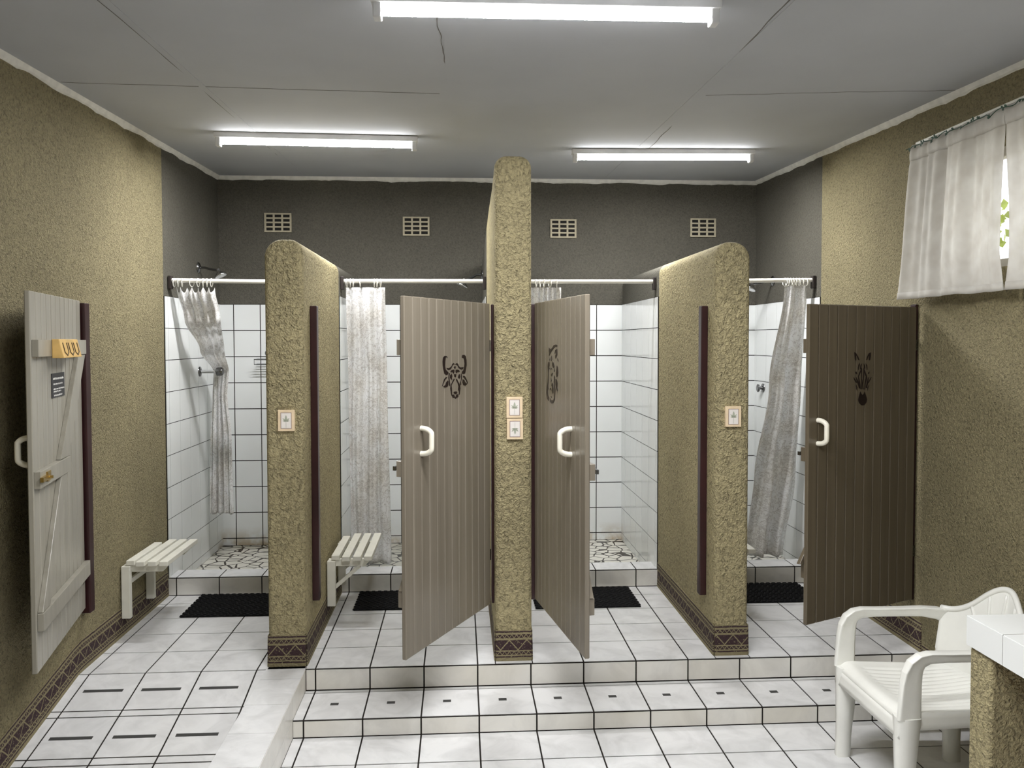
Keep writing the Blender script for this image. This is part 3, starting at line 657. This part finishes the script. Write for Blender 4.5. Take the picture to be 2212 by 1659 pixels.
# wire soap rack
o = Vector((-.745, YB - .008, 1.46)); r = empty('soap_rack', o, 'wire soap rack on the white tiles of the far left shower', 'soap rack')
b = loc_mb(o)
x0, x1, ya, yb = -.845, -.655, YB - .115, YB - .012
for z in (1.468, 1.43): b.tube([(x0, ya, z), (x1, ya, z), (x1, yb, z), (x0, yb, z)], .0038, 6, 0, True)
for i in range(6): y = ya + (yb - ya) * i / 5; b.tube([(x0, y, 1.43), (x1, y, 1.43)], .003, 6)
for i in range(5): x = x0 + (x1 - x0) * i / 4; b.tube([(x, ya, 1.43), (x, ya, 1.468)], .002, 6)
b.build('basket', M['darkchrome'], r)
b = loc_mb(o); b.lathe([(.024, .001), (.022, .006), (.010, .012)], (-.765, YB - .008, 1.515), (0, -1, 0), 16); b.tube([(-.765, YB - .012, 1.515), (-.765, YB - .014, 1.44)], .005, 8); b.build('mount', M['darkchrome'], r)

# slatted wall benches
def bench(face, s, y0, y1, ztop, braces, label):
    """face: x of the wall, s: direction into the bay"""
    o = Vector((face, (y0 + y1) / 2, .1)); r = empty('wall_bench', o, label, 'bench', 'white slatted shower benches')
    def bx(u0, u1, a, c, d, e):
        b = loc_mb(o); p, q = sorted((face + s * u0, face + s * u1)); b.box(p, q, a, c, d, e); return b
    us = (.030, .092, .154, .216)
    for i, u in enumerate(us): bx(u, u + .045, y0 - .015 + (.03 if i == 0 else 0), y1 + (.03 if i else -.04), ztop - .026, ztop).build('slat', M['paint_white'], r, bevel=.003)
    for y in (y0 + .005, y1 - .12):
        bx(.007, .052, y, y + .032, .10, ztop - .030).build('leg', M['paint_white'], r, bevel=.002)
        b = loc_mb(o); P = [(.010, ztop - .068), (.215, ztop - .068), (.255, ztop - .027), (.010, ztop - .027)]
        b.hexa([(face + s * u, y + .033, z) for u, z in P], [(face + s * u, y + .060, z) for u, z in P]); b.build('arm', M['paint_white'], r, bevel=.002)
        if braces:
            b = loc_mb(o); b.bar((face + s * .045, y + .046, ztop - .19), (face + s * .185, y + .046, ztop - .07), .02, .022, (0, 1, 0)); b.build('brace', M['paint_white'], r)
    if not braces:
        b = loc_mb(o); b.bar((face + s * .022, y0 + .037, .285), (face + s * .022, y1 - .12, .285), .016, .026); b.build('rail', M['paint_white'], r)
bench(XL, 1, .50, .98, .415, False, 'white slatted bench on the left wall below the open door')
bench(P1[1], 1, .64, 1.18, .388, True, 'white slatted bench on the curved partition beside the hanging curtain')
bench(P3[1], 1, .66, 1.14, .385, True, 'white slatted bench mostly hidden behind the right curved partition')

# black rubber mats
def mat(cx, cy, w, d, deg, label):
    r = MB(); nx, ny = int(w / .036), int(d / .024); sx, sy = w / nx, d / ny
    r.box(-w / 2 + .004, w / 2 - .004, -d / 2 + .006, d / 2 - .006, .0005, .006)
    for j in range(ny):
        for i in range(nx):
            ox = (.5 if j % 2 else 0) * sx; x = -w / 2 + (i + .5) * sx + ox * .6 - .3 * sx * .5; y = -d / 2 + (j + .5) * sy
            r.hexa([(x + a, y + c, .0055) for a, c in ((-.015, -.009), (.015, -.009), (.015, .009), (-.015, .009))], [(x + a, y + c, .0125) for a, c in ((-.009, -.005), (.009, -.005), (.009, .005), (-.009, .005))])
    o = r.build('bath_mat', M['rubber'], loc=(cx, cy, .0006), rotz=math.radians(deg)); tag(o, label, 'mat', 'black rubber bath mats'); return o
mat(-.600, 1.018, .64, .43, 0, 'black rubber mat at the far left shower kerb')
mat(.390, 1.045, .64, .37, 0, 'black rubber mat partly hidden by the door with the buffalo')
mat(1.480, 1.020, .64, .41, 0, 'black rubber mat partly hidden by the door with the big cat face')
mat(2.575, 1.045, .70, .40, -1, 'black rubber mat at the far right shower kerb')

# leaf plaques
def plaque(x, z, flip, label, y=.0275):
    W, H = .081, .104; r = empty('leaf_plaque', (x, y, z), label, 'plaque', 'leaf tile plaques on the pillars'); k = -1 if flip else 1
    b = MB(); b.box(-W / 2, W / 2, -.012, .004, -H / 2, H / 2); b.build('tile', M['plaque_edge'], r, bevel=.002)
    b = MB(); b.box(-.0265, .0265, -.0128, -.0115, -.040, .040); b.build('border', M['plaque_line'], r)
    b = MB(); b.box(-.0235, .0235, -.0134, -.0125, -.037, .037); b.build('picture', M['plaque_face'], r)
    b = MB()
    def leaf(a, L, wd):
        ca, sa = math.cos(a), math.sin(a); P = [(0, 0), (L * .35, wd), (L * .7, wd * .7), (L, 0), (L * .7, -wd * .7), (L * .35, -wd)]
        q = [(u * ca - v * sa, -.004 + u * sa + v * ca) for u, v in P]; n = len(q)
        b.add([(u, -.0134, k * v) for u, v in q] + [(u, -.0142, k * v) for u, v in q], [tuple(range(n)), tuple(range(n, 2 * n))] + [(i, (i + 1) % n, n + (i + 1) % n, n + i) for i in range(n)])
    for a, L, wd in ((90, .032, .006), (45, .024, .004), (135, .024, .004), (12, .018, .003), (168, .018, .003)): leaf(math.radians(a), L, wd)
    b.box(-.0008, .0008, -.0140, -.0133, min(0, -k * .034), max(0, -k * .034)); b.build('leaf', M['leafgreen'], r)
plaque(-.1335, 1.218, False, 'leaf plaque on the left curved partition')
plaque(.982, 1.275, False, 'upper leaf plaque on the middle pillar')
plaque(.984, 1.168, True, 'lower leaf plaque on the middle pillar, leaf upside down')
plaque(2.087, 1.2215, False, 'leaf plaque on the right curved partition')

# window curtain, its rail and garland
o = Vector((XR - .05, -.8, 2.60)); rr = empty('window_curtain_rail', o, 'cream curtain rail above the window on the right wall', 'curtain rail')
b = loc_mb(o); b.box(XR - .052, XR - .036, -1.85, .035, 2.583, 2.607); b.build('rail', M['paint_white'], rr, bevel=.003)
for y in (.0, -.6, -1.2, -1.8):
    b = loc_mb(o); b.box(XR - .036, XR - .001, y - .012, y + .012, 2.588, 2.602); b.build('bracket', M['fixture'], rr)
def sheer(keys, pleats, label, seed, n=150):
    o = Vector((XR - .06, keys[0][1], keys[-1][0])); r = empty('window_curtain', o, label, 'window curtain', 'sheer window curtains'); zt, zb = keys[0][0], keys[-1][0]
    def fn(u, v):
        zz = zt + (zb - zt) * v
        for i in range(len(keys) - 1):
            if keys[i][0] >= zz >= keys[i + 1][0] - 1e-6:
                q = (keys[i][0] - zz) / (keys[i][0] - keys[i + 1][0]); k = [a + (c - a) * q for a, c in zip(keys[i], keys[i + 1])]; break
        else: k = keys[-1]
        g = min(1, v / .12); fd = k[3]
        f1 = noise.noise((u * pleats * .55, .15 * v, seed)) * 1.5; f2 = noise.noise((u * pleats * 1.7, .3 * v, seed + 9)) * (1.15 - .6 * v); f3 = noise.noise((u * pleats * 4, v, seed + 4)) * .35 * (1 - g)
        d = max(-.06, min(.05, fd * (f1 * g + f2 + f3)))
        y = k[1] + (k[2] - k[1]) * (u + .012 * noise.noise((u * 9, v * 2, seed)))
        if v < .13: d *= .55 + .45 * abs((v / .13) - .5) * 2
        return Vector((XR - .072 - .022 * v + d, y, zz + .008 * noise.noise((u * 6, seed, 1)) * v)) - o
    b = MB(); b.grid(fn, n, 46, uvs=(4, 3)); b.build('cloth', M['sheer'], r, solid=.0009)
    b = MB(); b.grid(lambda u, v: fn(u, .955 + .045 * v) + Vector((-.0016, 0, -.001)), n, 2, uvs=(4, .2)); b.build('hem', M['sheer'], r, solid=.0012)
    b = MB(); b.grid(lambda u, v: fn(u, .0 + .10 * v) + Vector((-.002 - .006 * math.sin(PI * v), 0, 0)), n, 4, uvs=(4, .3)); b.build('heading', M['sheer'], r, solid=.0012)
sheer([(2.585, .030, -.70, .020), (2.3, .06, -.690, .030), (1.98, .09, -.690, .034), (1.815, .112, -.735, .036)], 8, 'sheer white window curtain panel ending over the zebra door', 2)
sheer([(2.585, -.705, -1.80, .020), (2.42, -.712, -1.80, .028), (2.2, -.745, -1.80, .028), (1.95, -.758, -1.80, .03), (1.815, -.742, -1.80, .032)], 11, 'sheer white window curtain panel at the right edge of the picture', 5)
b = MB(); pts = []
for i in range(260):
    q = i / 259; y = .04 - 1.8 * q; lp = 18 * q * 2 * PI
    loop = max(0, noise.noise((q * 14, 3, 1))) * .05
    pts.append((XR - .098 + .006 * math.sin(lp), y + loop * math.cos(lp), 2.570 + .012 * noise.noise((q * 30, 1, 5)) + loop * math.sin(lp) * .6 - loop * .3))
b.tube(pts, .0022, 5)
for i in range(60):
    p = Vector(pts[random.randrange(255)]); a = random.random() * 6.3; u = Vector((-.2, math.cos(a), math.sin(a))).normalized() * random.uniform(.012, .022); w_ = u.cross(Vector((1, .2, .1))).normalized() * .006
    b.hexa([p, p + u * .5 + w_, p + u, p + u * .5 - w_], [q + Vector((-.001, 0, 0)) for q in (p, p + u * .5 + w_, p + u, p + u * .5 - w_)])
g = b.build('garland', M['vine']); tag(g, 'thin green vine garland looped along the window curtain rail', 'garland')

# tiled counter at the right
o = Vector((2.72, -1.55, ZF)); r = empty('vanity_counter', o, 'white tiled counter on a roughcast pier at the right edge', 'counter')
CX, CY0, CY1, CZ = 2.375, -1.485, -3.4, .700
b = loc_mb(o); b.box(CX + .003, XR - .001, CY1, CY0, CZ - .098, CZ - .003, 0)
cy = [CY0, -1.668] + [-1.668 - .2 * i for i in range(1, 9)]; cy[-1] = CY1
cyr = list(reversed(cy))
b.tiles((0, 0, CZ - .003), EX, EY, [CX - .001, CX + .2, CX + .4, CX + .6, XR - .002], cyr, t=.003, gap=.0035, m=1)
b.tiles((CX + .003, 0, 0), -EY, EZ, [-v for v in cy], [CZ - .098, CZ], t=.004, gap=.0035, m=1)
b.tiles((0, CY0, 0), -EX, EZ, [-XR + .002, -CX - .6, -CX - .4, -CX - .2, -CX], [CZ - .098, CZ], t=.004, gap=.0035, m=1)
b.build('worktop', [M['grout_brown'], M['walltile']], r)
b = loc_mb(o); b.box(CX + .008, XR - .001, -1.605, CY0 - .004, ZF, CZ - .098); b.build('support_pier', M['khaki'], r, bevel=.012, seg=3)

# plastic armchair facing left, back to the right wall
CH = Vector((2.607, -.885, ZF)); r = empty('plastic_armchair', CH, 'white plastic garden armchair in front of the tiled steps', 'chair')
WP = M['plastic']
def seatf(u, v):
    x = -.268 + .525 * u; hw = .262 - .045 * u; y = hw * (2 * v - 1); e = 2 * v - 1
    z = .408 - .022 * (1 - e * e) * math.sin(PI * min(1, u * 1.15 + .02)) - .010 * u
    if u < .09: z -= .030 * (1 - u / .09) ** 2
    if .16 < u < .88 and abs(e) < .8:
        k = (v * 15) % 1
        if k < .22: z -= .005
    return (x, y, z)
b = MB(); b.grid(seatf, 40, 75)
N = 24
def rim(q):
    L = [seatf(i / N, 0) for i in range(N, -1, -1)] + [seatf(0, i / N) for i in range(1, N + 1)] + [seatf(i / N, 1) for i in range(1, N + 1)]
    return L[min(len(L) - 1, int(q * (len(L) - 1) + .5))]
def skirt(u, v):
    x, y, z = rim(u); return (x - .004 * v, y * (1 + .015 * v), z - .062 * v)
b.grid(skirt, 72, 3); b.build('seat', WP, r, solid=.005)
def backf(u, v):
    e = 2 * u - 1; zt = .632 + .150 * (.5 + .5 * math.cos(PI * min(1, abs(e) * 1.08))) ** .9; z = .385 + (zt - .385) * v
    x = .235 + .085 * (z - .385) / .4 - .085 * abs(e) ** 2.6 + .004 * math.cos(9 * e) * (v > .3)
    return (x, (.238 + .028 * min(1, (z - .385) / .25)) * e, z)
b = MB(); b.grid(backf, 48, 28)
b.tube([backf(i / 48, 1) for i in range(49)], .009, 8)
for e in (.2, .35, .5, .65, .8): b.tube([Vector(backf(.5 + (e - .5) * (.55 + .45 * v / 10), .35 + .6 * v / 10)) + Vector((-.004, 0, 0)) for v in range(11)], .004, 6)
b.build('backrest', WP, r, solid=.006)
for s in (1, -1):
    b = MB(); y = s * .262
    P = [(-.232, .385, .094), (-.229, .46, .088), (-.226, .52, .084), (-.221, .558, .079), (-.209, .588, .070), (-.188, .607, .058), (-.158, .616, .048), (-.10, .617, .042), (.02, .616, .042), (.11, .616, .046), (.18, .606, .056), (.235, .585, .06)]
    sec = []
    for i, (x, z, w_) in enumerate(P):
        a, c = P[max(0, i - 1)], P[min(len(P) - 1, i + 1)]; d = Vector((c[0] - a[0], 0, c[1] - a[1])).normalized(); n = Vector((-d.z, 0, d.x))
        ww = w_ / 2; th = .012 + .013 * min(1, i / 4); base = Vector((x, y, z))
        prof = [(-ww, -.010), (-ww, .010), (ww * .55, .012), (ww * .9, th), (ww, th * .7), (ww, -th * .7), (ww * .9, -th), (ww * .55, -.012)]
        sec.append([base + n * p + Vector((0, q, 0)) for p, q in prof])
    k = len(sec[0])
    for A, B in zip(sec, sec[1:]): b.add(A + B, [(j, (j + 1) % k, k + (j + 1) % k, k + j) for j in range(k)], 0, True)
    b.add(sec[0], [tuple(range(k))]); b.add(sec[-1], [tuple(range(k))])
    b.build('armrest', WP, r, sub=1)
def leg(x0, y0, x1, y1, w0, w1):
    b = MB(); K = 8; sec = []
    for i in range(K + 1):
        q = i / K; w_ = w0 + (w1 - w0) * min(1, q * 1.4) ; x = x0 + (x1 - x0) * q; y = y0 + (y1 - y0) * q; z = .392 * (1 - q)
        sec.append([(x + a * w_, y + c * w_ * .75, z) for a, c in ((-.5, -.5), (0, -.58), (.5, -.5), (.55, 0), (.5, .5), (0, .58), (-.5, .5), (-.58, 0))])
    for A, B in zip(sec, sec[1:]): b.add(A + B, [(j, (j + 1) % 8, 8 + (j + 1) % 8, 8 + j) for j in range(8)], 0, True)
    b.add(sec[-1], [tuple(range(8))]); b.add(sec[0], [tuple(range(8))]); b.build('leg', WP, r)
for s in (1, -1):
    leg(-.232, s * .242, -.246, s * .247, .080, .052); leg(.20, s * .19, .20, s * .175, .085, .056)

# garden outside the window
b = MB()
for i in range(1700):
    c = Vector((XR + 1.4 + random.random() * 1.2, -.4 + random.random() * 4.4, .6 + random.random() * 2.1))
    u = Vector((random.uniform(-1, 1), random.uniform(-1, 1), random.uniform(-1, 1))).normalized() * random.uniform(.05, .12); w_ = u.cross(Vector((random.random(), 1, random.random()))).normalized() * .03
    b.add([c, c + u * .5 + w_, c + u, c + u * .5 - w_], [(0, 1, 2, 3)])
b.tube([(XR + 2, 1.6, -.4), (XR + 2.0, 1.6, 1.2)], .03, 8)
g = b.build('garden_shrub', M['leaf'], solid=.002); tag(g, 'leafy shrub outside the window behind the sheer curtain', 'shrub')
b = MB(); b.box(XR + .25, XR + 6, -6, 6, -.6, -.4); b.build('ground', M['ground'], kind='structure')

# ------------------------------------------------------------------ light, camera, colour
w = bpy.data.worlds.new('world'); S.world = w; w.use_nodes = True
bg = w.node_tree.nodes['Background']; bg.inputs[0].default_value = (.95, .97, 1, 1); bg.inputs[1].default_value = 1.6

yaw, pitch, roll = 0.062194252, 0.034537723, 0.00160570
fpx, cx, cy = 1807.36, 1105.97, 799.47
cyw, syw = math.cos(yaw), math.sin(yaw)
fw = Vector((syw * math.cos(pitch), cyw * math.cos(pitch), -math.sin(pitch))); rt = Vector((cyw, -syw, 0)); dn = fw.cross(rt)
r2 = rt * math.cos(roll) + dn * math.sin(roll); d2 = dn * math.cos(roll) - rt * math.sin(roll)
cam = bpy.data.cameras.new('camera'); co = bpy.data.objects.new('camera', cam); COL.objects.link(co)
R = Matrix((r2, -d2, -fw)).transposed().to_4x4(); R.translation = (.71255528, -4.1101309, 1.60325517); co.matrix_world = R
cam.sensor_fit = 'HORIZONTAL'; cam.sensor_width = 36; cam.lens = fpx / 2212 * 36
cam.shift_x = (1106 - cx) / 2212; cam.shift_y = (cy - 829.5) / 2212; cam.clip_start = .02
S.camera = co
S.view_settings.view_transform = 'Standard'; S.view_settings.look = 'None'; S.view_settings.gamma = 1; S.view_settings.use_curve_mapping = False
S.view_settings.exposure = .90
S.cycles.use_denoising = True; S.cycles.max_bounces = 8; S.cycles.diffuse_bounces = 5; S.cycles.glossy_bounces = 3; S.cycles.transparent_max_bounces = 8
S.cycles.sample_clamp_indirect = 8
